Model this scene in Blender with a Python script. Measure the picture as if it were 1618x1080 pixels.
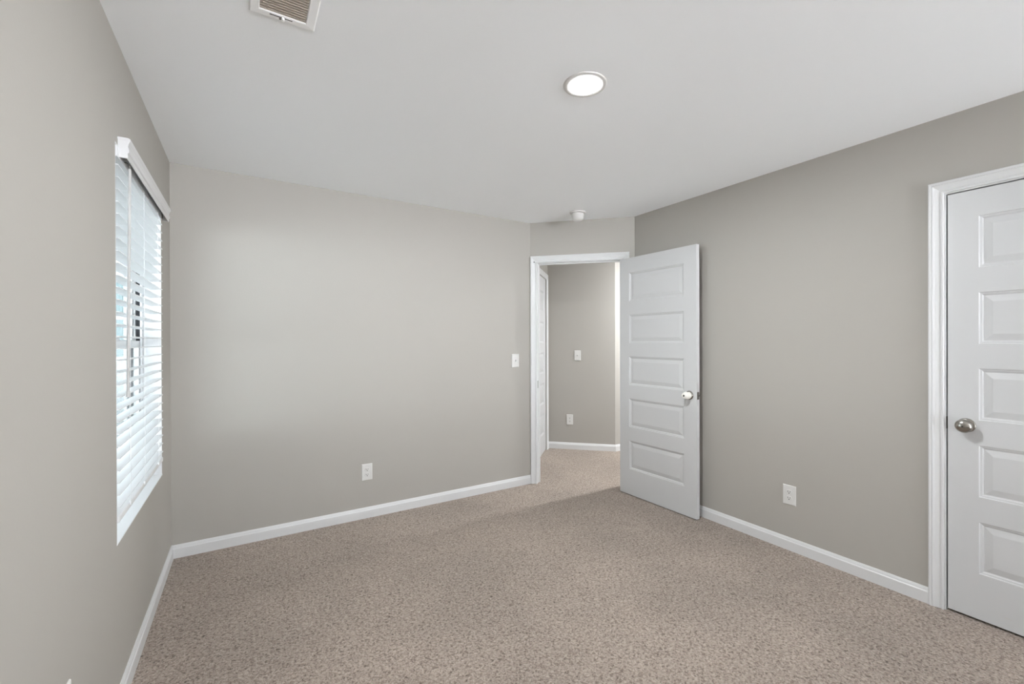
import bpy, bmesh, math, random
from mathutils import Vector, Matrix

# ------------------------------------------------------------------ scene, camera, world, exposure
for o in list(bpy.data.objects):
    bpy.data.objects.remove(o)
SC = bpy.context.scene
COL = SC.collection
SC.view_settings.view_transform = 'Standard'
SC.view_settings.look = 'None'
SC.view_settings.gamma = 1.0
SC.view_settings.use_curve_mapping = False
SC.view_settings.exposure = 0.13

W, H = 1618, 1080
F_PX, CX = 689.405, 822.77
PITCH, YAW, ROLL = -0.00217340, 0.56039505, -0.00273778
cam = bpy.data.cameras.new('camera')
cam.sensor_fit = 'HORIZONTAL'
cam.sensor_width = 36.0
cam.lens = F_PX / W * 36.0
cam.shift_x = (W / 2 - CX) / W
cam.clip_start = 0.05
cam_ob = bpy.data.objects.new('camera', cam)
COL.objects.link(cam_ob)
fw = Vector((math.sin(YAW) * math.cos(PITCH), math.cos(YAW) * math.cos(PITCH), math.sin(PITCH)))
r0 = Vector((math.cos(YAW), -math.sin(YAW), 0))
u0 = r0.cross(fw)
rr = r0 * math.cos(ROLL) + u0 * math.sin(ROLL)
uu = -r0 * math.sin(ROLL) + u0 * math.cos(ROLL)
m = Matrix.Identity(4)
for i in range(3):
    m[i][0], m[i][1], m[i][2] = rr[i], uu[i], -fw[i]
m.translation = (0.4002, 0.0, 1.3351)
cam_ob.matrix_world = m
SC.camera = cam_ob

world = bpy.data.worlds.new('sky')
SC.world = world
world.use_nodes = True
wn = world.node_tree
SKY_STR, UPLIGHT_STR, LAMP_STR, HALL_STR = 3.1, 26.5, 1040.0, 1800.0
# daylight: white overcast above the horizon, an invented bright uplight below it to lift the ceiling
w_tc = wn.nodes.new('ShaderNodeTexCoord')
w_sep = wn.nodes.new('ShaderNodeSeparateXYZ')
w_map = wn.nodes.new('ShaderNodeMapRange')
w_map.inputs[1].default_value, w_map.inputs[2].default_value = -0.06, 0.06
w_mix = wn.nodes.new('ShaderNodeMix'); w_mix.data_type = 'RGBA'
w_mix.inputs[6].default_value = (0.95 * UPLIGHT_STR, 0.985 * UPLIGHT_STR, 1.04 * UPLIGHT_STR, 1)
w_mix.inputs[7].default_value = (0.93 * SKY_STR, 0.985 * SKY_STR, 1.05 * SKY_STR, 1)
wn.links.new(w_tc.outputs['Generated'], w_sep.inputs[0])
wn.links.new(w_sep.outputs['Z'], w_map.inputs[0])
wn.links.new(w_map.outputs[0], w_mix.inputs[0])
wn.links.new(w_mix.outputs[2], wn.nodes['Background'].inputs[0])
wn.nodes['Background'].inputs[1].default_value = 1.0

# ------------------------------------------------------------------ room dimensions (metres)
CH = 2.44                       # ceiling height
YB, XR, X1 = 3.424, 3.328, 2.656   # back wall, right wall, where the diagonal wall starts
YD = YB - (XR - X1)
S2 = math.sqrt(0.5)
YN = -4.6                       # near wall, behind the camera
YO = -3.8                      # right wall stops here behind the camera: invented opening that admits fill daylight
DU = Vector((S2, -S2, 0))       # along the diagonal wall
DN = Vector((S2, S2, 0))        # through it, towards the hall
D0 = Vector((X1, YB, 0))

# ------------------------------------------------------------------ helpers
def mat(name, col, rough=0.5, metal=0.0, bump=None, spec=0.5):
    mm = bpy.data.materials.new(name)
    mm.use_nodes = True
    nt = mm.node_tree
    b = nt.nodes['Principled BSDF']
    b.inputs['Base Color'].default_value = (*col, 1)
    b.inputs['Roughness'].default_value = rough
    b.inputs['Metallic'].default_value = metal
    b.inputs['Specular IOR Level'].default_value = spec
    if bump:
        sc, st, dist = bump
        tc = nt.nodes.new('ShaderNodeTexCoord')
        no = nt.nodes.new('ShaderNodeTexNoise')
        no.inputs['Scale'].default_value = sc
        no.inputs['Detail'].default_value = 3
        bp = nt.nodes.new('ShaderNodeBump')
        bp.inputs['Strength'].default_value = st
        bp.inputs['Distance'].default_value = dist
        nt.links.new(tc.outputs['Object'], no.inputs['Vector'])
        nt.links.new(no.outputs['Fac'], bp.inputs['Height'])
        nt.links.new(bp.outputs['Normal'], b.inputs['Normal'])
    return mm

M_WALL = mat('greige_wall_paint', (0.430, 0.409, 0.375), 0.65, bump=(90, 0.12, 0.002), spec=0.3)
M_CEIL = mat('white_ceiling_paint', (0.935, 0.95, 0.965), 0.85, bump=(120, 0.10, 0.002), spec=0.2)
M_TRIM = mat('white_trim_paint', (0.70, 0.702, 0.705), 0.32, bump=(60, 0.015, 0.001))
M_DOOR = mat('white_door_paint', (0.60, 0.602, 0.606), 0.42, bump=(220, 0.06, 0.001))
M_PLAST = mat('white_plastic', (0.70, 0.69, 0.67), 0.3, bump=(60, 0.02, 0.001))
M_SLAT = mat('white_blind_vinyl', (0.86, 0.87, 0.88), 0.35, bump=(40, 0.02, 0.001))
M_WAND = mat('pearl_grey_plastic', (0.52, 0.51, 0.50), 0.35, bump=(60, 0.02, 0.001))
M_CORD = mat('white_cord', (0.78, 0.78, 0.78), 0.7, bump=(400, 0.2, 0.001))
M_VINYL = mat('white_window_vinyl', (0.80, 0.81, 0.82), 0.35, bump=(40, 0.02, 0.001))
M_TRACK_SHADE = mat('dark_track_shade', (0.045, 0.045, 0.05), 0.8, bump=(200, 0.2, 0.001))  # near-black colour that paints shade inside the window's side tracks
M_DARK = mat('dark_slot', (0.015, 0.013, 0.012), 0.7, bump=(200, 0.1, 0.001))
M_NICKEL = mat('satin_nickel', (0.36, 0.34, 0.31), 0.24, 1.0, bump=(300, 0.03, 0.0005))
M_STEEL = mat('dull_steel', (0.22, 0.21, 0.19), 0.4, 1.0, bump=(300, 0.03, 0.0005))
M_CREAM = mat('cream_plastic', (0.86, 0.84, 0.78), 0.35, bump=(60, 0.02, 0.001))
M_VENT = mat('white_vent_enamel', (0.955, 0.955, 0.955), 0.4, bump=(80, 0.02, 0.001))
M_LOUV = mat('tan_louver_enamel', (0.56, 0.495, 0.43), 0.6, bump=(150, 0.1, 0.001))  # one even tan
M_SIDING = mat('pale_siding', (0.47, 0.50, 0.51), 0.7, bump=(20, 0.1, 0.004))
M_TEAL = mat('neighbour_glass', (0.17, 0.235, 0.245), 0.12, bump=(5, 0.02, 0.001))
M_ROOF = mat('grey_shingle', (0.16, 0.16, 0.17), 0.9, bump=(30, 0.4, 0.01))
M_PAVE = mat('pale_gravel', (0.48, 0.48, 0.46), 0.95, bump=(20, 0.5, 0.03))

def emis(name, col, st):
    mm = bpy.data.materials.new(name)
    mm.use_nodes = True
    nt = mm.node_tree
    b = nt.nodes['Principled BSDF']
    b.inputs['Base Color'].default_value = (0.9, 0.9, 0.9, 1)
    b.inputs['Emission Color'].default_value = (*col, 1)
    b.inputs['Emission Strength'].default_value = st
    return mm

def glass_mat():
    mm = bpy.data.materials.new('window_glass')
    mm.use_nodes = True
    nt = mm.node_tree
    nt.nodes.clear()
    out = nt.nodes.new('ShaderNodeOutputMaterial')
    tr = nt.nodes.new('ShaderNodeBsdfTransparent')
    tr.inputs[0].default_value = (0.71, 0.745, 0.745, 1)
    gl = nt.nodes.new('ShaderNodeBsdfGlossy')
    gl.inputs['Roughness'].default_value = 0.02
    lw = nt.nodes.new('ShaderNodeLayerWeight')
    pw = nt.nodes.new('ShaderNodeMath'); pw.operation = 'POWER'; pw.inputs[1].default_value = 5.0
    fr = nt.nodes.new('ShaderNodeMath'); fr.operation = 'MULTIPLY_ADD'; fr.inputs[1].default_value = 0.5; fr.inputs[2].default_value = 0.02
    nt.links.new(lw.outputs['Facing'], pw.inputs[0])
    nt.links.new(pw.outputs[0], fr.inputs[0])
    mx = nt.nodes.new('ShaderNodeMixShader')
    nt.links.new(fr.outputs[0], mx.inputs[0])
    nt.links.new(tr.outputs[0], mx.inputs[1])
    nt.links.new(gl.outputs[0], mx.inputs[2])
    nt.links.new(mx.outputs[0], out.inputs[0])
    return mm
M_GLASS = glass_mat()

def carpet_mat():
    mm = bpy.data.materials.new('beige_carpet')
    mm.use_nodes = True
    nt = mm.node_tree
    N, L = nt.nodes, nt.links
    b = N['Principled BSDF']
    b.inputs['Roughness'].default_value = 0.95
    b.inputs['Specular IOR Level'].default_value = 0.1
    b.inputs['Sheen Weight'].default_value = 0.15
    tc = N.new('ShaderNodeTexCoord')
    # curly yarn ends: a warped fine noise
    warp = N.new('ShaderNodeTexNoise'); warp.inputs['Scale'].default_value = 70; warp.inputs['Detail'].default_value = 2
    L.new(tc.outputs['Object'], warp.inputs['Vector'])
    vm = N.new('ShaderNodeVectorMath'); vm.operation = 'MULTIPLY_ADD'
    vm.inputs[1].default_value = (0.012, 0.012, 0.0)
    L.new(warp.outputs['Color'], vm.inputs[0]); L.new(tc.outputs['Object'], vm.inputs[2])
    fine = N.new('ShaderNodeTexNoise'); fine.inputs['Scale'].default_value = 92; fine.inputs['Detail'].default_value = 3; fine.inputs['Roughness'].default_value = 0.65; fine.inputs['Distortion'].default_value = 0.8
    L.new(vm.outputs[0], fine.inputs['Vector'])
    vor = N.new('ShaderNodeTexVoronoi'); vor.inputs['Scale'].default_value = 120; vor.feature = 'F1'
    L.new(vm.outputs[0], vor.inputs['Vector'])
    # yarn colours
    cr = N.new('ShaderNodeValToRGB')
    e = cr.color_ramp.elements
    e[0].position = 0.30; e[0].color = (0.125, 0.096, 0.077, 1)
    e[1].position = 0.66; e[1].color = (0.53, 0.455, 0.390, 1)
    k = e.new(0.45); k.color = (0.355, 0.291, 0.243, 1)
    L.new(fine.outputs['Fac'], cr.inputs[0])
    # shade in the pits between tufts, painted as darker colour
    cr2 = N.new('ShaderNodeValToRGB')
    e = cr2.color_ramp.elements
    e[0].position = 0.50; e[0].color = (1, 1, 1, 1)
    e[1].position = 0.95; e[1].color = (0.45, 0.42, 0.40, 1)
    L.new(vor.outputs['Distance'], cr2.inputs[0])
    mul = N.new('ShaderNodeMix'); mul.data_type = 'RGBA'; mul.blend_type = 'MULTIPLY'; mul.inputs[0].default_value = 0.7
    L.new(cr.outputs[0], mul.inputs[6]); L.new(cr2.outputs[0], mul.inputs[7])
    # broad patches where the pile leans another way: greyer / tanner
    big = N.new('ShaderNodeTexNoise'); big.inputs['Scale'].default_value = 1.7; big.inputs['Detail'].default_value = 3
    L.new(tc.outputs['Object'], big.inputs['Vector'])
    cr3 = N.new('ShaderNodeValToRGB')
    e = cr3.color_ramp.elements
    e[0].position = 0.35; e[0].color = (0.90, 0.895, 0.90, 1)
    e[1].position = 0.65; e[1].color = (1.07, 1.06, 1.06, 1)
    L.new(big.outputs['Fac'], cr3.inputs[0])
    mul2 = N.new('ShaderNodeMix'); mul2.data_type = 'RGBA'; mul2.blend_type = 'MULTIPLY'; mul2.inputs[0].default_value = 1.0
    L.new(mul.outputs[2], mul2.inputs[6]); L.new(cr3.outputs[0], mul2.inputs[7])
    L.new(mul2.outputs[2], b.inputs['Base Color'])
    ad = N.new('ShaderNodeMath'); ad.operation = 'SUBTRACT'
    L.new(fine.outputs['Fac'], ad.inputs[0]); 
    ml = N.new('ShaderNodeMath'); ml.operation = 'MULTIPLY'; ml.inputs[1].default_value = 0.5
    L.new(vor.outputs['Distance'], ml.inputs[0]); L.new(ml.outputs[0], ad.inputs[1])
    bp = N.new('ShaderNodeBump'); bp.inputs['Strength'].default_value = 0.9; bp.inputs['Distance'].default_value = 0.010
    L.new(ad.outputs[0], bp.inputs['Height']); L.new(bp.outputs[0], b.inputs['Normal'])
    return mm
M_CARPET = carpet_mat()

def obj(name, bm, material, parent=None, smooth=None, loc=None, rotz=None):
    bmesh.ops.recalc_face_normals(bm, faces=bm.faces)
    me = bpy.data.meshes.new(name)
    bm.to_mesh(me)
    bm.free()
    mats = material if isinstance(material, (list, tuple)) else [material]
    for x in mats:
        me.materials.append(x)
    o = bpy.data.objects.new(name, me)
    COL.objects.link(o)
    if smooth:
        for p in me.polygons:
            p.use_smooth = True
        me.set_sharp_from_angle(angle=math.radians(smooth))
    if parent:
        o.parent = parent
    if loc is not None:
        o.location = loc
    if rotz is not None:
        o.rotation_euler = (0, 0, rotz)
    return o

def tag(o, label, cat, group=None, kind=None):
    o['label'] = label
    o['category'] = cat
    if group: o['group'] = group
    if kind: o['kind'] = kind
    return o

def thing(name, label, cat, loc=(0, 0, 0), rotz=0.0, group=None, kind=None):
    o = bpy.data.objects.new(name, None)
    COL.objects.link(o)
    o.empty_display_size = 0.1
    o.location = loc
    o.rotation_euler = (0, 0, rotz)
    return tag(o, label, cat, group, kind)

def box(bm, x0, x1, y0, y1, z0, z1, mi=0):
    v = [bm.verts.new(p) for p in ((x0, y0, z0), (x1, y0, z0), (x1, y1, z0), (x0, y1, z0),
                                   (x0, y0, z1), (x1, y0, z1), (x1, y1, z1), (x0, y1, z1))]
    for q in ((3, 2, 1, 0), (4, 5, 6, 7), (0, 1, 5, 4), (1, 2, 6, 5), (2, 3, 7, 6), (3, 0, 4, 7)):
        bm.faces.new([v[i] for i in q]).material_index = mi
    return v

def bevelled_box(x0, x1, y0, y1, z0, z1, bev, seg=2):
    bm = bmesh.new()
    box(bm, x0, x1, y0, y1, z0, z1)
    bmesh.ops.bevel(bm, geom=list(bm.edges), offset=bev, segments=seg, affect='EDGES', profile=0.5)
    return bm

def boxes(*bs):
    bm = bmesh.new()
    for b in bs:
        box(bm, *b)
    return bm

def prism(bm, pts, z0, z1):
    """a vertical prism over a plan polygon"""
    lo = [bm.verts.new((x, y, z0)) for x, y in pts]
    hi = [bm.verts.new((x, y, z1)) for x, y in pts]
    n = len(pts)
    bm.faces.new(lo[::-1]); bm.faces.new(hi)
    for i in range(n):
        bm.faces.new((lo[i], lo[(i + 1) % n], hi[(i + 1) % n], hi[i]))

def lathe(bm, prof, axis='z', seg=40, mtx=None, mi=0):
    """prof: (radius, height) list; closed at the ends where the radius is 0"""
    rings = []
    for r, h in prof:
        if r < 1e-6:
            rings.append([bm.verts.new((0, 0, h))])
        else:
            rings.append([bm.verts.new((r * math.cos(2 * math.pi * i / seg), r * math.sin(2 * math.pi * i / seg), h)) for i in range(seg)])
    for a, b in zip(rings, rings[1:]):
        for i in range(seg):
            j = (i + 1) % seg
            if len(a) == 1 and len(b) == 1: continue
            if len(a) == 1: f = bm.faces.new((a[0], b[i], b[j]))
            elif len(b) == 1: f = bm.faces.new((a[i], a[j], b[0]))
            else: f = bm.faces.new((a[i], a[j], b[j], b[i]))
            f.material_index = mi
    if mtx is not None:
        bmesh.ops.transform(bm, matrix=mtx, verts=[v for r in rings for v in r])

def tube(bm, pts, r, seg=10):
    """a round bar along straight points"""
    prev = None
    for k, p in enumerate(pts):
        p = Vector(p)
        d = (Vector(pts[min(k + 1, len(pts) - 1)]) - Vector(pts[max(k - 1, 0)])).normalized()
        a = d.orthogonal().normalized(); b = d.cross(a)
        ring = [bm.verts.new(p + (a * math.cos(2 * math.pi * i / seg) + b * math.sin(2 * math.pi * i / seg)) * r) for i in range(seg)]
        if prev:
            for i in range(seg):
                bm.faces.new((prev[i], prev[(i + 1) % seg], ring[(i + 1) % seg], ring[i]))
        else:
            bm.faces.new(ring[::-1])
        prev = ring
    bm.faces.new(prev)

def sweep(bm, rings):
    """skin rings of equal length (each an open or closed section, treated as closed), capped"""
    vs = [[bm.verts.new(p) for p in r] for r in rings]
    n = len(vs[0])
    for a, b in zip(vs, vs[1:]):
        for i in range(n):
            j = (i + 1) % n
            bm.faces.new((a[i], a[j], b[j], b[i]))
    bm.faces.new(vs[0][::-1]); bm.faces.new(vs[-1])

BASE_PROF = [(0, 0), (0.0130, 0), (0.0130, 0.056), (0.0122, 0.0595), (0.0100, 0.062), (0.0092, 0.065),
             (0.0080, 0.071), (0.0055, 0.077), (0.0040, 0.080), (0, 0.080)]
def baseboard(name, p0, p1, nrm, k0, k1, label):
    """p0 to p1 along the wall foot, nrm = into the room, k = mitre factors"""
    p0, p1, nrm = Vector((*p0, 0)), Vector((*p1, 0)), Vector((*nrm, 0)).normalized()
    d = (p1 - p0).normalized()
    bm = bmesh.new()
    sweep(bm, [[p0 + nrm * t + d * (k0 * t) + Vector((0, 0, z)) for t, z in BASE_PROF],
               [p1 + nrm * t - d * (k1 * t) + Vector((0, 0, z)) for t, z in BASE_PROF]])
    return tag(obj(name, bm, M_TRIM), label, 'baseboard', kind='structure')

CASE_PROF = [(0, 0), (0, 0.0085), (0.002, 0.0105), (0.0075, 0.0105), (0.0095, 0.0085), (0.0105, 0.0065), (0.0135, 0.0060),
             (0.0155, 0.0080), (0.0225, 0.0100), (0.0315, 0.0125), (0.0390, 0.0158), (0.0410, 0.0170), (0.0425, 0.0155), (0.0445, 0.0150),
             (0.0465, 0.0168), (0.0500, 0.0176), (0.0545, 0.0170), (0.0575, 0.0140), (0.0580, 0.0120), (0.0580, 0)]
def casing_bm(origin, du, nrm, u_a, u_b, ztop, zbot=0.0):
    """door casing round an opening u_a..u_b, mitred at the head"""
    bm = bmesh.new()
    origin, du, nrm = Vector(origin), Vector(du), Vector(nrm)
    P = lambda u, z, t: origin + du * u + nrm * t + Vector((0, 0, z))
    sweep(bm, [[P(u_a - s, zbot, t) for s, t in CASE_PROF], [P(u_a - s, ztop + s, t) for s, t in CASE_PROF],
               [P(u_b + s, ztop + s, t) for s, t in CASE_PROF], [P(u_b + s, zbot, t) for s, t in CASE_PROF]])
    return bm

PANEL_Z = [(0.228, 0.473), (0.591, 0.836), (0.954, 1.199), (1.316, 1.560), (1.677, 1.922)]
PANEL_RINGS = [(0, 0), (0.003, 0.0035), (0.007, 0.0045), (0.010, 0.0050), (0.0145, 0.0092), (0.0180, 0.0098), (0.0205, 0.0090), (0.046, 0.0030)]
def leaf_bm(wd, z0, z1, th, u0=0.108):
    """a five panel moulded door leaf: x along its width, y through it (0 = front face), z up"""
    bm = bmesh.new()
    xa, xb = u0, wd - u0
    for y, sg in ((0.0, 1), (th, -1)):
        def V(x, z, d=0): return bm.verts.new((x, y + sg * d, z))
        xs = [0, xa, xb, wd]
        zs = [z0] + [v for p in PANEL_Z for v in p] + [z1]
        g = [[V(x, z) for x in xs] for z in zs]
        for i in range(len(zs) - 1):
            for j in range(3):
                if j == 1 and i % 2 == 1:
                    zl, zh = zs[i], zs[i + 1]
                    prev = [g[i][1], g[i][2], g[i + 1][2], g[i + 1][1]]
                    for s, d in PANEL_RINGS[1:]:
                        cur = [V(xa + s, zl + s, d), V(xb - s, zl + s, d), V(xb - s, zh - s, d), V(xa + s, zh - s, d)]
                        for k in range(4):
                            bm.faces.new((prev[k], prev[(k + 1) % 4], cur[(k + 1) % 4], cur[k]))
                        prev = cur
                    bm.faces.new(prev)
                else:
                    bm.faces.new((g[i][j], g[i][j + 1], g[i + 1][j + 1], g[i + 1][j]))
        if y == 0.0: ga = g
        else: gb = g
    n = len(ga)
    for i in range(n - 1):
        bm.faces.new((ga[i][0], ga[i + 1][0], gb[i + 1][0], gb[i][0]))
        bm.faces.new((ga[i][3], ga[i + 1][3], gb[i + 1][3], gb[i][3]))
    for j in range(3):
        bm.faces.new((ga[0][j], ga[0][j + 1], gb[0][j + 1], gb[0][j]))
        bm.faces.new((ga[-1][j], ga[-1][j + 1], gb[-1][j + 1], gb[-1][j]))
    return bm

ROT_X_OUT = Matrix.Rotation(math.radians(90), 4, 'X')       # lathe z -> -y (out of a door's front face)

# ------------------------------------------------------------------ the shell
WT = 0.15
WY0, WY1, WZ0, WZ1 = 2.108, 3.100, 0.600, 2.060      # window opening in the left wall
tag(obj('floor', boxes((-0.0, 6.3, YN, 5.6, -0.12, 0.0)), M_CARPET),
    'wall-to-wall carpet of curly beige cut pile running out into the hall', 'carpet', kind='structure')
tag(obj('ceiling', boxes((-WT, 6.3, YN, 5.6, CH, CH + 0.12)), M_CEIL),
    'flat white painted ceiling over the room and hall', 'ceiling', kind='structure')

tag(obj('wall_left', boxes((-WT, 0, YN, WY0, 0, CH), (-WT, 0, WY1, YB, 0, CH),
                           (-WT, 0, WY0, WY1, 0, WZ0), (-WT, 0, WY0, WY1, WZ1, CH)), M_WALL),
    'greige painted left wall holding the window', 'wall', kind='structure')
tag(obj('wall_back', boxes((-WT, X1, YB, YB + 0.12, 0, CH)), M_WALL),
    'greige painted back wall with one outlet and one light switch', 'wall', kind='structure')

# the short diagonal wall with the bedroom doorway
DA, DB, DZ = 0.067, 0.840, 2.0640         # jamb faces and head of the doorway, along the diagonal
DLEN = (XR - X1) / S2
WTH = 0.12
def dpt(u, t): 
    q = D0 + DU * u + DN * t
    return (q.x, q.y)
bm = bmesh.new()
prism(bm, [dpt(0, 0), dpt(DA - 0.018, 0), dpt(DA - 0.018, WTH), dpt(-0.0497, WTH), (X1, YB + WTH)], 0, CH)
prism(bm, [dpt(DB + 0.018, 0), dpt(DLEN, 0), dpt(DLEN + 0.0497, WTH), dpt(DB + 0.018, WTH)], 0, CH)
prism(bm, [dpt(DA - 0.018, 0), dpt(DB + 0.018, 0), dpt(DB + 0.018, WTH), dpt(DA - 0.018, WTH)], DZ + 0.018, CH)
tag(obj('wall_corner', bm, M_WALL), 'narrow diagonal greige wall across the far corner, above the open doorway', 'wall', kind='structure')

# right wall with the closet doorway
CA, CB, CZ = -0.0635, 0.7095, 2.0535         # jamb faces (y) and head
bm = boxes((XR, XR + WTH, CB + 0.018, YD, 0, CH), (XR, XR + WTH, YO, CA - 0.018, 0, CH),
           (XR, XR + WTH, CA - 0.018, CB + 0.018, CZ + 0.018, CH))
prism(bm, [(XR, YD), (XR + WTH, YD), (XR + WTH, YD + 0.0497)], 0, CH)
tag(obj('wall_right', bm, M_WALL), 'greige painted right wall with one outlet beside the closet door', 'wall', kind='structure')
tag(obj('wall_closet', boxes((XR + WTH, 4.15, -0.42, -0.30, 0, CH), (XR + WTH, 4.15, 0.95, 1.07, 0, CH), (4.15, 4.27, -0.42, 1.07, 0, CH)), M_WALL),
    'closet walls hidden behind the closed white door', 'wall', kind='structure')

tag(obj('wall_near', boxes((-WT, 1.7, YN - 0.12, YN, 0, CH)), M_WALL), 'greige wall behind the camera', 'wall', kind='structure')  # stops short: the invented gap beside it admits fill daylight

# hall beyond the doorway
HC = Vector((3.587, 4.441, 0))            # inside corner
HE = Vector((4.175, 3.8665, 0))           # outside corner
HE = HC + DU * (HE - HC).dot(DU)
bm = bmesh.new()
e2 = HE + Vector((2.0, 0, 0))
prism(bm, [(HC.x, HC.y), (HE.x, HE.y), (HE.x + 0.05, HE.y + WTH), (HC.x + 0.085, HC.y + 0.085)], 0, CH)
tag(obj('wall_hall_far', bm, M_WALL), 'greige hall wall seen straight through the doorway', 'wall', kind='structure')
bm = bmesh.new()
prism(bm, [(HE.x, HE.y), (e2.x, e2.y), (e2.x, e2.y + WTH), (HE.x + 0.05, HE.y + WTH)], 0, CH)
tag(obj('wall_hall_side', bm, M_WALL), 'bright hall wall turning away behind the door edge', 'wall', kind='structure')
tag(obj('wall_hall_end', boxes((6.18, 6.30, YN, 3.86, 0, CH)), M_WALL), 'unseen end wall of the hall, added to cut its daylight', 'wall', kind='structure')  # added out of view to dim the daylight reaching the hall
# hall left wall, from the diagonal wall to HC, with a door in it
HL = (HC - D0).dot(DN)                    # its length measured from the diagonal wall's room face
HU = (HC - D0).dot(DU)                    # its place along the diagonal
def hpt(t, o):
    q = D0 + DU * (HU + o) + DN * t
    return (q.x, q.y)
hd1 = HL - 0.108                          # hall door opening: t from hd0 to hd1
hd0 = hd1 - 0.70
bm = bmesh.new()
prism(bm, [hpt(hd1, 0), hpt(HL, 0), hpt(HL, -WTH), hpt(hd1, -WTH)], 0, CH)
prism(bm, [hpt(WTH, 0), hpt(hd0, 0), hpt(hd0, -WTH), hpt(WTH, -WTH)], 0, CH)
prism(bm, [hpt(hd0, 0), hpt(hd1, 0), hpt(hd1, -WTH), hpt(hd0, -WTH)], 2.095, CH)
tag(obj('wall_hall_left', bm, M_WALL), 'hall wall on the left just past the doorway', 'wall', kind='structure')

# baseboards
baseboard('baseboard_left', (0, YN), (0, YB), (1, 0), 0, 1, 'white baseboard along the foot of the left wall under the window')
baseboard('baseboard_back', (0, YB), (X1, YB), (0, -1), 1, 0.41, 'white baseboard along the foot of the back wall')
baseboard('baseboard_right', (XR, YD), (XR, 0.7725), (-1, 0), 0.41, 0, 'white baseboard between the open door and the closet door')
nfar = (-S2, -S2)
baseboard('baseboard_hall_far', (HC.x, HC.y), (HE.x, HE.y), nfar, 1, -0.41, 'white baseboard along the hall wall seen through the doorway')
baseboard('baseboard_hall_side', (HE.x, HE.y), (e2.x, e2.y), (0, -1), -0.41, 0, 'white baseboard turning the far hall corner')

# ------------------------------------------------------------------ bedroom doorway trim and open door
t1 = thing('trim_1', 'white moulded casing and jamb of the open bedroom doorway', 'door frame', kind='structure')
obj('casing', casing_bm(D0, DU, -DN, DA - 0.006, DB + 0.006, DZ + 0.006), M_TRIM, t1)
obj('casing', casing_bm(D0 + DN * WTH, DU, DN, DA - 0.006, DB + 0.006, DZ + 0.006), M_TRIM, t1)
bm = bmesh.new()
prism(bm, [dpt(DA - 0.018, 0), dpt(DA, 0), dpt(DA, WTH), dpt(DA - 0.018, WTH)], 0, DZ)
prism(bm, [dpt(DB, 0), dpt(DB + 0.018, 0), dpt(DB + 0.018, WTH), dpt(DB, WTH)], 0, DZ)
prism(bm, [dpt(DA - 0.018, 0), dpt(DB + 0.018, 0), dpt(DB + 0.018, WTH), dpt(DA - 0.018, WTH)], DZ, DZ + 0.018)
obj('jamb', bm, M_TRIM, t1)
bm = bmesh.new()
prism(bm, [dpt(DA, 0.042), dpt(DA + 0.011, 0.042), dpt(DA + 0.011, 0.074), dpt(DA, 0.074)], 0, DZ)
prism(bm, [dpt(DB - 0.011, 0.042), dpt(DB, 0.042), dpt(DB, 0.074), dpt(DB - 0.011, 0.074)], 0, DZ)
prism(bm, [dpt(DA + 0.011, 0.042), dpt(DB - 0.011, 0.042), dpt(DB - 0.011, 0.074), dpt(DA + 0.011, 0.074)], DZ - 0.011, DZ)
obj('door_stop', bm, M_TRIM, t1)
bm = bmesh.new()
prism(bm, [dpt(DA - 0.0005, 0.006), dpt(DA + 0.0012, 0.006), dpt(DA + 0.0012, 0.030), dpt(DA - 0.0005, 0.030)], 0.893, 0.962)
o = obj('strike_plate', bm, M_STEEL, t1); o['label'] = 'dark metal strike plate'
bm = bmesh.new()
lathe(bm, [(0, -0.002), (0.0046, -0.002), (0.0046, 0.0178), (0, 0.0178)], seg=16)
q = D0 + DU * 0.040
rot = Matrix.Translation((q.x, q.y, 2.0705)) @ (-DN).to_track_quat('Z', 'Y').to_matrix().to_4x4()
bmesh.ops.transform(bm, matrix=rot, verts=bm.verts)
o = obj('nail_hole', bm, M_DARK, t1); o['label'] = 'small dark nail head at the corner of the casing'

# the open leaf: local x from hinge to free edge, local -y towards the room
HX, HY = 3.198, 2.806
ang = math.atan2(-0.99959, 0.0288)
LEAF_W, LEAF_T = 0.762, 0.035
door1 = thing('door_1', 'open white five panel bedroom door swung back against the right wall', 'door', (HX, HY, 0), ang, kind='structure')
# local frame: x along leaf, y = rotated +90 deg; facing the room is on the -(x cross z) side
lb = leaf_bm(LEAF_W, 0.007, 2.050, LEAF_T)
bmesh.ops.bevel(lb, geom=[e for e in lb.edges if abs(e.verts[0].co.x - e.verts[1].co.x) < 1e-6 and e.verts[0].co.x > LEAF_W - 1e-5
                          and abs(e.verts[0].co.y - e.verts[1].co.y) < 1e-6], offset=0.002, segments=2, affect='EDGES')
obj('leaf', lb, M_DOOR, door1)

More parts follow.
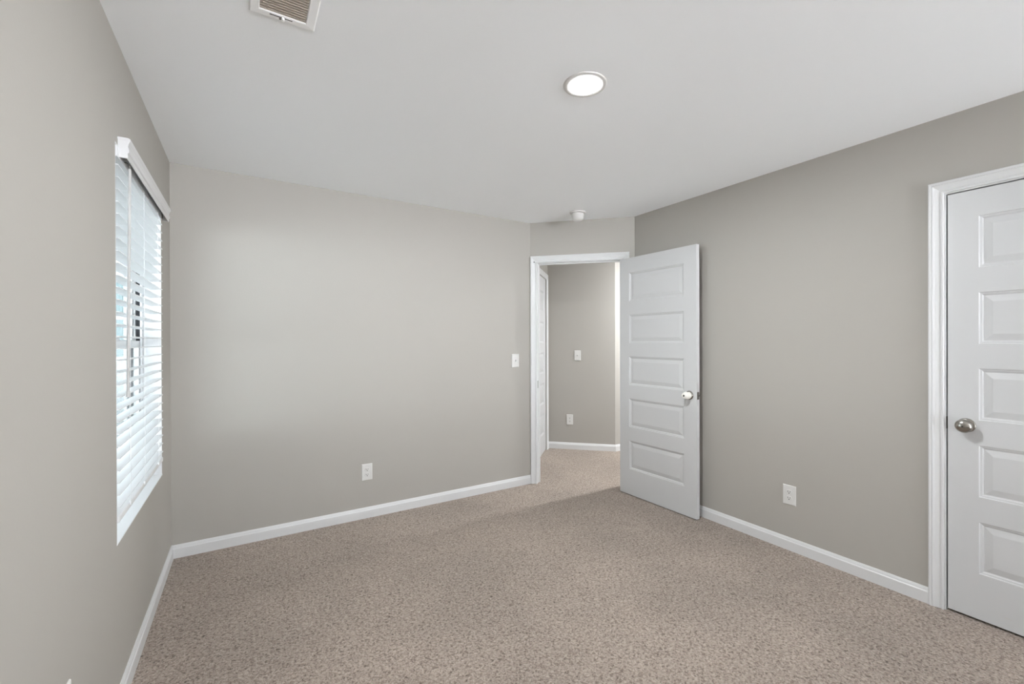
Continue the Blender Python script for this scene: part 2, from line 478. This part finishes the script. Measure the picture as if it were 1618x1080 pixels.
def egg_knob_parts(parent, u, z, y_face, sg, covered):
    """sg=-1: out of the front face (towards local -y); +1: out of the back face"""
    base = Matrix.Translation((u, y_face, z)) @ Matrix.Rotation(math.radians(90 if sg < 0 else -90), 4, 'X')
    bm = bmesh.new()
    lathe(bm, [(0, 0.0), (0.0335, 0.0), (0.0335, 0.003), (0.031, 0.0065), (0.022, 0.0095), (0.0135, 0.0115), (0.0125, 0.022), (0, 0.022)], mtx=base, seg=48)
    rose = obj('rose', bm, M_NICKEL, parent, smooth=35)
    bm = bmesh.new()
    if covered:
        lathe(bm, [(0.0150, 0.0125), (0.0270, 0.0130), (0.0285, 0.018), (0.0290, 0.030), (0.0275, 0.045), (0.0240, 0.058), (0.0215, 0.066),
                   (0.0175, 0.0705), (0.0085, 0.0720), (0.0075, 0.0700), (0.0075, 0.0600), (0, 0.0600)], mtx=base, seg=48)
        k = obj('door_knob', bm, M_CREAM, parent, smooth=40)
        k['label'] = 'cream white knob cover with a dark hole at its tip'
        bm = bmesh.new()
        lathe(bm, [(0, 0.0602), (0.0073, 0.0602), (0.0073, 0.0695), (0.0065, 0.0700), (0, 0.0700)], mtx=base, seg=24)
        obj('dark_dot', bm, M_DARK, k)  # dark plug filling the hole at the cover's tip
        bm = bmesh.new()      # finger opening in the cover's side
        lathe(bm, [(0, 0.0), (0.0085, 0.0), (0.0085, 0.0020), (0, 0.0020)], seg=24,
              mtx=base @ Matrix.Translation((0.004, 0.0270, 0.030)) @ Matrix.Rotation(math.radians(-90), 4, 'X'))
        obj('finger_hole', bm, M_DARK, k)
    else:
        prof = [(0.0125, 0.018)]
        for i in range(0, 15):
            a = math.pi * i / 14
            z0 = 0.0425 - 0.0235 * math.cos(a)
            r = 0.0315 * math.sin(a) ** 0.85 * (1 + 0.10 * math.cos(a) * -1)
            if z0 > 0.021 and i > 1: prof.append((max(r, 0), z0))
        prof[-1] = (0, prof[-1][1])
        lathe(bm, prof, mtx=base, seg=48)
        k = obj('door_knob', bm, M_NICKEL, parent, smooth=60)
        k['label'] = 'round satin nickel knob'
        bm = bmesh.new()
        lathe(bm, [(0, 0.0640), (0.0034, 0.0640), (0.0034, 0.0668), (0, 0.0668)], mtx=base, seg=20)
        obj('dark_dot', bm, M_DARK, k)  # plain dark dot on the knob's tip
    return rose

KU, KZ = LEAF_W - 0.060, 0.925
# the leaf's local +y side: find which side faces the room
# direction x = (0.0288,-0.9996); local y = (0.9996, 0.0288) -> towards the right wall, so the front face y=0 faces the room
egg_knob_parts(door1, KU, KZ, 0.0, -1, True)
egg_knob_parts(door1, KU, KZ, LEAF_T, +1, False)
bm = bevelled_box(LEAF_W - 0.0005, LEAF_W + 0.0012, 0.006, LEAF_T - 0.006, KZ - 0.028, KZ + 0.028, 0.0005, 1)
o = obj('latch_plate', bm, M_STEEL, door1); o['label'] = 'dark metal latch plate on the door edge'
bm = bevelled_box(LEAF_W, LEAF_W + 0.009, 0.011, LEAF_T - 0.011, KZ - 0.007, KZ + 0.007, 0.002, 1)
obj('latch_bolt', bm, M_STEEL, door1)
for hz in (0.25, 1.03, 1.83):
    bm = bmesh.new()
    lathe(bm, [(0, hz - 0.044), (0.0065, hz - 0.044), (0.0065, hz + 0.044), (0, hz + 0.044)], seg=16, mtx=Matrix.Translation((-0.006, LEAF_T + 0.0055, 0)))
    box(bm, -0.0018, 0.0, 0.004, LEAF_T + 0.004, hz - 0.044, hz + 0.044)
    obj('hinge', bm, M_STEEL, door1)

# ------------------------------------------------------------------ closet door and trim
t2 = thing('trim_2', 'white moulded casing round the closed closet door at right', 'door frame', kind='structure')
obj('casing', casing_bm((XR, CB, 0), (0, -1, 0), (-1, 0, 0), -0.006, CB - CA + 0.006, CZ + 0.006), M_TRIM, t2)
obj('jamb', boxes((XR, XR + WTH, CB, CB + 0.018, 0, CZ), (XR, XR + WTH, CA - 0.018, CA, 0, CZ), (XR, XR + WTH, CA - 0.018, CB + 0.018, CZ, CZ + 0.018)), M_TRIM, t2)
o = obj('strike_plate', bevelled_box(XR - 0.0008, XR + 0.022, CB - 0.0012, CB + 0.0005, 0.897, 0.957, 0.0004, 1), M_STEEL, t2)
o['label'] = 'dark metal strike plate'
# local x runs to -y (from latch edge), front face faces -x : rotate by -90 deg -> local x=(0,-1), local y=(1,0)
door2 = thing('door_2', 'closed white five panel closet door with a round nickel knob', 'door', (XR + 0.003, 0.7040, 0), -math.pi / 2, kind='structure')
obj('leaf', leaf_bm(LEAF_W, 0.012, 2.048, LEAF_T), M_DOOR, door2)
egg_knob_parts(door2, 0.066, 0.925, 0.0, -1, False)
bm = bmesh.new()
tube(bm, [(0.190, 0.0002, 0.064), (0.200, 0.0000, 0.0655), (0.212, 0.0002, 0.063)], 0.0006, 6)
o = obj('scuff_mark', bm, M_LOUV, door2); o['label'] = 'faint grey scuff near the foot of the door'

# ------------------------------------------------------------------ hall door
t3 = thing('trim_3', 'white casing of the hall door glimpsed left of the doorway', 'door frame', kind='structure')
O3 = D0 + DU * HU + DN * hd1
obj('casing', casing_bm(O3, -DN, DU, 0.004, 0.696, 2.090), M_TRIM, t3)
door3 = thing('door_3', 'white hall door glimpsed between the bedroom jamb and hall corner', 'door',
              (O3.x - DU.x * 0.045, O3.y - DU.y * 0.045, 0), math.atan2(-DN.y, -DN.x), kind='structure')
lb = leaf_bm(0.694, 0.012, 2.085, LEAF_T)
bmesh.ops.translate(lb, verts=lb.verts, vec=(0.003, 0, 0))
obj('leaf', lb, M_DOOR, door3)
q1 = D0 + DU * HU + DN * (HL - 0.046)
baseboard('baseboard_hall_left', (q1.x, q1.y), (HC.x, HC.y), (S2, -S2), 0, 1, 'short white baseboard in the hall corner beside the hall door')

# ------------------------------------------------------------------ window
win = thing('window_1', 'white double hung window set deep in the left wall behind the blind', 'window', kind='structure')
LT = 0.006
XF = -0.078     # inner face of the vinyl unit
obj('sill', bevelled_box(XF, 0.0015, WY0 + 0.0, WY1, WZ0, WZ0 + 0.006, 0.001, 1), M_SLAT, win)
obj('reveal', boxes((XF, 0.0, WY0, WY0 + LT, WZ0 + 0.006, WZ1), (XF, 0.0, WY1 - LT, WY1, WZ0 + 0.006, WZ1), (XF, 0.0, WY0 + LT, WY1 - LT, WZ1 - LT, WZ1)), M_TRIM, win)
zm = 1.325
fa, fb = WY0 + 0.0, WY1 - 0.0
bs = []
for s, ya in ((1, fa), (-1, fb)):
    def yb(a, b): 
        lo, hi = ya + s * a, ya + s * b
        return (min(lo, hi), max(lo, hi))
    for x0, x1_, dep in ((-0.150, -0.138, 0.045), (-0.112, -0.106, 0.034), (-0.086, XF, 0.030)):
        bs.append((x0, x1_, *yb(0, dep), WZ0, WZ1))
    bs.append((-0.138, -0.086, *yb(0, 0.012), WZ0, WZ1))
for z0, z1 in ((WZ0, WZ0 + 0.035), (WZ1 - 0.035, WZ1)):
    bs.append((-0.150, XF, fa + 0.045, fb - 0.045, z0, z1))
obj('frame', boxes(*bs), M_VINYL, win)
o = obj('track_shade', boxes((-0.137, -0.113, fb - 0.0135, fb - 0.012, WZ0 + 0.04, WZ1 - 0.04), (-0.105, -0.087, fb - 0.0135, fb - 0.012, WZ0 + 0.04, WZ1 - 0.04),
                              (-0.137, -0.113, fa + 0.012, fa + 0.0135, WZ0 + 0.04, WZ1 - 0.04), (-0.105, -0.087, fa + 0.012, fa + 0.0135, WZ0 + 0.04, WZ1 - 0.04)), M_TRACK_SHADE, win)  # thin dark strips put where the tracks are only in shade
o['label'] = 'dark strips standing in for the shade in the side tracks'
def sash(name, x0, x1_, z0, z1):
    y0, y1 = fa + 0.020, fb - 0.020
    s = obj(name, boxes((x0, x1_, y0, y0 + 0.035, z0, z1), (x0, x1_, y1 - 0.035, y1, z0, z1),
                        (x0, x1_, y0 + 0.035, y1 - 0.035, z0, z0 + 0.038), (x0, x1_, y0 + 0.035, y1 - 0.035, z1 - 0.034, z1)), M_VINYL, win)
    g = boxes(((x0 + x1_) / 2 - 0.003, (x0 + x1_) / 2 + 0.003, y0 + 0.033, y1 - 0.033, z0 + 0.036, z1 - 0.032))
    obj('glass', g, M_GLASS, s)
    return s
sash('upper_sash', -0.136, -0.114, zm - 0.017, WZ1 - 0.036)
ls = sash('lower_sash', -0.104, -0.088, WZ0 + 0.036, zm + 0.017)
obj('sash_lock', bevelled_box(-0.100, -0.086, 2.57, 2.63, zm + 0.017, zm + 0.030, 0.003, 2), M_VINYL, ls)

# ------------------------------------------------------------------ window blind
bl = thing('window_blind', 'white horizontal slat blind with moulded valance in the left wall window', 'blind', (0, (WY0 + WY1) / 2, WZ0))
def rel(bmx):
    bmesh.ops.translate(bmx, verts=bmx.verts, vec=(0, -(WY0 + WY1) / 2, -WZ0))
    return bmx
SY0, SY1 = WY0 + LT + 0.003, WY1 - LT - 0.004
NS, PITCH_S = 29, 0.0445
ZS0 = 0.733
XS = 0.006     # the slats hang a little proud of the wall face
bm = bmesh.new()
for i in range(NS):
    z = ZS0 + i * PITCH_S
    sec = []
    for j in range(7):
        a = -1 + 2 * j / 6
        sec.append((-0.0235 + XS + 0.0245 * a, z + 0.0022 * (1 - a * a) + 0.0015 * a))
    sec2 = [(x, zz - 0.0027) for x, zz in reversed(sec)]
    sweep(bm, [[Vector((x, SY0, zz)) for x, zz in sec + sec2], [Vector((x, SY1, zz)) for x, zz in sec + sec2]])
obj('slats', rel(bm), M_SLAT, bl, smooth=40)
obj('bottom_rail', rel(bevelled_box(-0.0475 + XS, XS, SY0, SY1, 0.678, 0.702, 0.004, 2)), M_SLAT, bl)
obj('headrail', rel(boxes((-0.050, 0.004, SY0, SY1, 2.010, 2.050))), M_SLAT, bl)
VP = [(0.0, 2.090), (0.030, 2.090), (0.0365, 2.087), (0.0365, 2.079), (0.0320, 2.070), (0.0295, 2.058), (0.0325, 2.046), (0.0330, 2.036),
      (0.0285, 2.032), (0.0290, 2.022), (0.0270, 2.0155), (0.0240, 2.0155), (0.0240, 2.082), (0.0, 2.082)]
bm = bmesh.new()
V0, V1 = 2.142, 3.160
sweep(bm, [[Vector((x, V0, z)) for x, z in VP], [Vector((x, V1, z)) for x, z in VP]])
va = obj('valance', rel(bm), M_TRIM, bl)
for ya in (V0 + 0.0005, V1 - 0.0100):
    obj('valance_return', rel(boxes((0.0008, 0.0238, ya, ya + 0.0095, 2.0155, 2.0818))), M_TRIM, va)
for y in (2.290, 2.575, 2.940):
    bm = bmesh.new()
    for x in (XS + 0.0025, XS - 0.0500):
        tube(bm, [(x, y, 0.695), (x, y, 2.020)], 0.0008, 6)
    for i in range(NS):
        z = ZS0 + i * PITCH_S - 0.0035
        tube(bm, [(XS + 0.0025, y, z), (XS - 0.0500, y, z)], 0.0005, 4)
    obj('ladder_cord', rel(bm), M_CORD, bl)
    obj('cord_button', rel(bevelled_box(XS - 0.003, XS + 0.0035, y - 0.005, y + 0.005, 0.692, 0.7075, 0.001, 1)), M_SLAT, bl)
bm = bmesh.new()
tube(bm, [(0.0200, 2.225, 2.000), (0.0190, 2.182, 1.150)], 0.0050, 12)
tube(bm, [(0.0190, 2.182, 1.150), (0.0190, 2.181, 1.128)], 0.0066, 12)
obj('tilt_wand', rel(bm), M_WAND, bl, smooth=40)
bm = bmesh.new()
tube(bm, [(-0.002, 2.225, 2.026), (0.012, 2.225, 2.022), (0.0195, 2.225, 2.013), (0.0200, 2.225, 1.999)], 0.0024, 8)
obj('wand_hook', rel(bm), M_STEEL, bl)

# ------------------------------------------------------------------ wall plates
def plate_at(name, label, cat, origin, nrm, z, group):
    """things on a wall: local -y points into the room"""
    n = Vector((*nrm, 0))
    rot = math.atan2(n.x, -n.y)
    return thing(name, label, cat, (origin[0], origin[1], z), rot, group)
PW, PH = 0.078, 0.124
def cover(parent):
    bm = bmesh.new()
    rings = []
    for w, h, y in ((PW, PH, 0.0), (PW, PH, -0.0020), (PW - 0.003, PH - 0.003, -0.0045), (PW - 0.010, PH - 0.010, -0.0058)):
        rings.append([Vector((sx * w / 2, y, sz * h / 2)) for sx, sz in ((-1, -1), (1, -1), (1, 1), (-1, 1))])
    sweep(bm, rings)
    return obj('cover_plate', bm, M_PLAST, parent)
def screw(parent, z):
    bm = bmesh.new()
    lathe(bm, [(0, 0.0055), (0.0032, 0.0055), (0.0030, 0.0066), (0, 0.0070)], mtx=Matrix.Translation((0, 0, z)) @ ROT_X_OUT, seg=16)
    obj('screw', bm, M_PLAST, parent, smooth=40)
def outlet(label, origin, nrm, z):
    t = plate_at('wall_outlet', label, 'outlet', origin, nrm, z, 'white duplex wall outlets')
    cover(t)
    for dz in (0.0195, -0.0195):
        bm = bmesh.new()
        pts = []
        for i in range(32):
            a = 2 * math.pi * i / 32
            pts.append((0.0172 * math.cos(a), max(-0.0135, min(0.0135, 0.0172 * math.sin(a)))))
        sweep(bm, [[Vector((x, -0.0050, z_ + dz)) for x, z_ in pts], [Vector((x, -0.0072, z_ + dz)) for x, z_ in pts],
                   [Vector((x * 0.96, -0.0078, z_ * 0.96 + dz)) for x, z_ in pts]])
        s = obj('socket', bm, M_PLAST, t)
        bm = boxes((-0.0082, -0.0054, -0.0080, -0.0070, dz - 0.0010, dz + 0.0080), (0.0048, 0.0076, -0.0080, -0.0070, dz, dz + 0.0070))
        lathe(bm, [(0, 0.0070), (0.0032, 0.0070), (0.0032, 0.0080), (0, 0.0080)], mtx=Matrix.Translation((0, 0, dz - 0.0070)) @ ROT_X_OUT, seg=14)
        o = obj('slot', bm, M_DARK, s); o['label'] = 'dark prong slots'
    screw(t, 0.0)
    return t
def switch(label, origin, nrm, z):
    t = plate_at('light_switch', label, 'light switch', origin, nrm, z, 'white toggle light switches')
    cover(t)
    obj('switch_frame', bevelled_box(-0.0062, 0.0062, -0.0072, -0.0050, -0.0130, 0.0130, 0.0006, 1), M_PLAST, t)
    bm = bmesh.new()
    sweep(bm, [[Vector((x, -0.006, z_)) for x, z_ in ((-0.0042, -0.006), (0.0042, -0.006), (0.0042, 0.006), (-0.0042, 0.006))],
               [Vector((x, -0.0170, z_ + 0.0070)) for x, z_ in ((-0.0036, -0.004), (0.0036, -0.004), (0.0036, 0.003), (-0.0036, 0.003))]])
    obj('toggle', bm, M_PLAST, t)
    for z_ in (0.030, -0.030): screw(t, z_)
    return t
outlet('white duplex outlet low on the back wall', (1.1685, YB), (0, -1), 0.346)
outlet('white duplex outlet low on the right wall beside the closet door', (XR, 1.445), (-1, 0), 0.350)
outlet('small distant outlet low on the hall wall through the doorway', (3.7800, 4.2479), (-S2, -S2), 0.364)
outlet('white outlet low on the left wall, only its top corner at the bottom frame edge', (0, 1.566), (1, 0), 0.387)
switch('white toggle light switch on the back wall beside the doorway', (2.4885, YB), (0, -1), 1.1545)
switch('small distant switch plate on the hall wall through the doorway', (3.8490, 4.1789), (-S2, -S2), 1.156)

# ------------------------------------------------------------------ ceiling fittings
FLIP = Matrix.Rotation(math.pi, 4, 'X')    # lathe heights point down
LX, LY = 1.640, 1.448
def ceiling_light(label, x, y, strength):
    lamp = thing('ceiling_light', label, 'ceiling light', (x, y, CH))
    bm = bmesh.new()
    lathe(bm, [(0.061, 0.0), (0.061, 0.0040), (0.064, 0.0046), (0.086, 0.0046), (0.091, 0.0036), (0.0935, 0.0012), (0.0935, 0.0), (0.061, 0.0)], mtx=FLIP, seg=64)
    obj('trim_ring', bm, M_PLAST, lamp, smooth=50)
    bm = bmesh.new()
    lathe(bm, [(0.0605, 0.001), (0.0605, 0.0040), (0.056, 0.0056), (0.044, 0.0070), (0.030, 0.0078), (0.015, 0.0082), (0, 0.0083)], mtx=FLIP, seg=64)
    o = obj('lens', bm, emis('lit_lamp_lens', (0.95, 0.985, 1.0), strength), lamp, smooth=60)
    o['label'] = 'glowing round lens'
ceiling_light('round flat white ceiling light glowing in the middle of the bedroom ceiling', LX, LY, LAMP_STR)
ceiling_light('lit ceiling light of the hall, out of sight round the corner past the doorway', 4.60, 2.90, HALL_STR)

sm = thing('smoke_detector', 'small round white smoke detector on the ceiling before the doorway', 'smoke detector', (2.811, 2.914, CH))
bm = bmesh.new()
lathe(bm, [(0, 0), (0.069, 0), (0.069, 0.008), (0.066, 0.012), (0.050, 0.013), (0, 0.013)], mtx=FLIP, seg=48)
obj('base', bm, M_PLAST, sm, smooth=40)
bm = bmesh.new()
lathe(bm, [(0, 0.0128), (0.047, 0.0128), (0.047, 0.019), (0.053, 0.020), (0.054, 0.028), (0.052, 0.044), (0, 0.044)], mtx=FLIP, seg=48)
obj('body', bm, M_PLAST, sm, smooth=40)
bm = bmesh.new()
lathe(bm, [(0, 0.0438), (0.0505, 0.0438), (0.0500, 0.054), (0.046, 0.066), (0.036, 0.074), (0.018, 0.077), (0, 0.078)], mtx=FLIP, seg=48)
obj('sensor_cap', bm, M_PLAST, sm, smooth=40)

VX0, VX1, VY0, VY1 = 0.409, 0.607, 1.400, 1.706
vt = thing('ceiling_vent', 'white ceiling air register with tan louvers near the window', 'vent', ((VX0 + VX1) / 2, (VY0 + VY1) / 2, CH))
hw, hl = (VX1 - VX0) / 2, (VY1 - VY0) / 2
iw, il = 0.0690, hl - 0.031
bm = bmesh.new()
rs = []
for w, l, z in ((hw, hl, 0.0), (hw, hl, -0.003), (hw - 0.004, hl - 0.004, -0.0065), (iw + 0.003, il + 0.003, -0.0075), (iw, il, -0.006), (iw, il, 0.0)):
    rs.append([bm.verts.new((sx * w, sy * l, z)) for sx, sy in ((-1, -1), (1, -1), (1, 1), (-1, 1))])
for a, b in zip(rs, rs[1:]):
    for i in range(4):
        bm.faces.new((a[i], a[(i + 1) % 4], b[(i + 1) % 4], b[i]))
obj('frame', bm, M_VENT, vt)
bm = bmesh.new()
nl = 20
for i in range(nl):
    y = -il + (i + 0.5) * 2 * il / nl
    sweep(bm, [[Vector((sx * (iw - 0.001), y + dy, z)) for dy, z in ((-0.0082, -0.0052), (-0.0078, -0.0062), (0.0080, -0.0024), (0.0076, -0.0014))] for sx in (-1, 1)])
obj('louvers', bm, M_LOUV, vt)
obj('duct_liner', boxes((-iw + 0.0005, iw - 0.0005, -il + 0.0005, il - 0.0005, -0.0006, -0.0001)), M_LOUV, vt)
obj('lever_slot', boxes((-0.040, 0.028, il + 0.008, il + 0.0105, -0.0084, -0.0068)), M_DARK, vt)
obj('damper_lever', bevelled_box(-0.004, 0.004, il + 0.004, il + 0.020, -0.0165, -0.0068, 0.002, 2), M_VENT, vt)
bm = bmesh.new()
lathe(bm, [(0, 0.0060), (0.0038, 0.0060), (0.0034, 0.0085), (0, 0.0092)], mtx=Matrix.Translation((-0.008, il + 0.018, 0)) @ FLIP, seg=16)
obj('screw', bm, M_STEEL, vt)

# ------------------------------------------------------------------ outside the window
tag(obj('ground', boxes((-14, -0.2, -4, 22, -0.30, -0.25)), M_PAVE), 'pale gravel outside the window, glimpsed between the slats', 'ground', kind='structure')
hs = thing('house', 'pale neighbouring house glimpsed between the blind slats', 'house', (-3.0, 12.0, -0.25))
obj('wall', boxes((-5, 2.3, 0, 5, 0, 5.6)), M_SIDING, hs)
for wx in (-3.2, 1.05):
    w_ = obj('window', boxes((wx - 0.55, wx + 0.55, -0.05, 0, 1.2, 1.28), (wx - 0.55, wx + 0.55, -0.05, 0, 2.9, 2.98), (wx - 0.55, wx - 0.47, -0.05, 0, 1.28, 2.9),
                             (wx + 0.47, wx + 0.55, -0.05, 0, 1.28, 2.9), (wx - 0.03, wx + 0.03, -0.05, 0, 1.28, 2.9), (wx - 0.47, wx - 0.03, -0.05, 0, 2.05, 2.11), (wx + 0.03, wx + 0.47, -0.05, 0, 2.05, 2.11)), M_VINYL, hs)
    obj('pane', boxes((wx - 0.47, wx + 0.47, -0.02, -0.005, 1.28, 2.9)), M_TEAL, w_)
bm = bmesh.new()
sweep(bm, [[Vector((x, -0.4, z)) for x, z in ((-5.4, 5.55), (2.7, 5.55), (-1.35, 7.6))], [Vector((x, 5.4, z)) for x, z in ((-5.4, 5.55), (2.7, 5.55), (-1.35, 7.6))]])
obj('roof', bm, M_ROOF, hs)
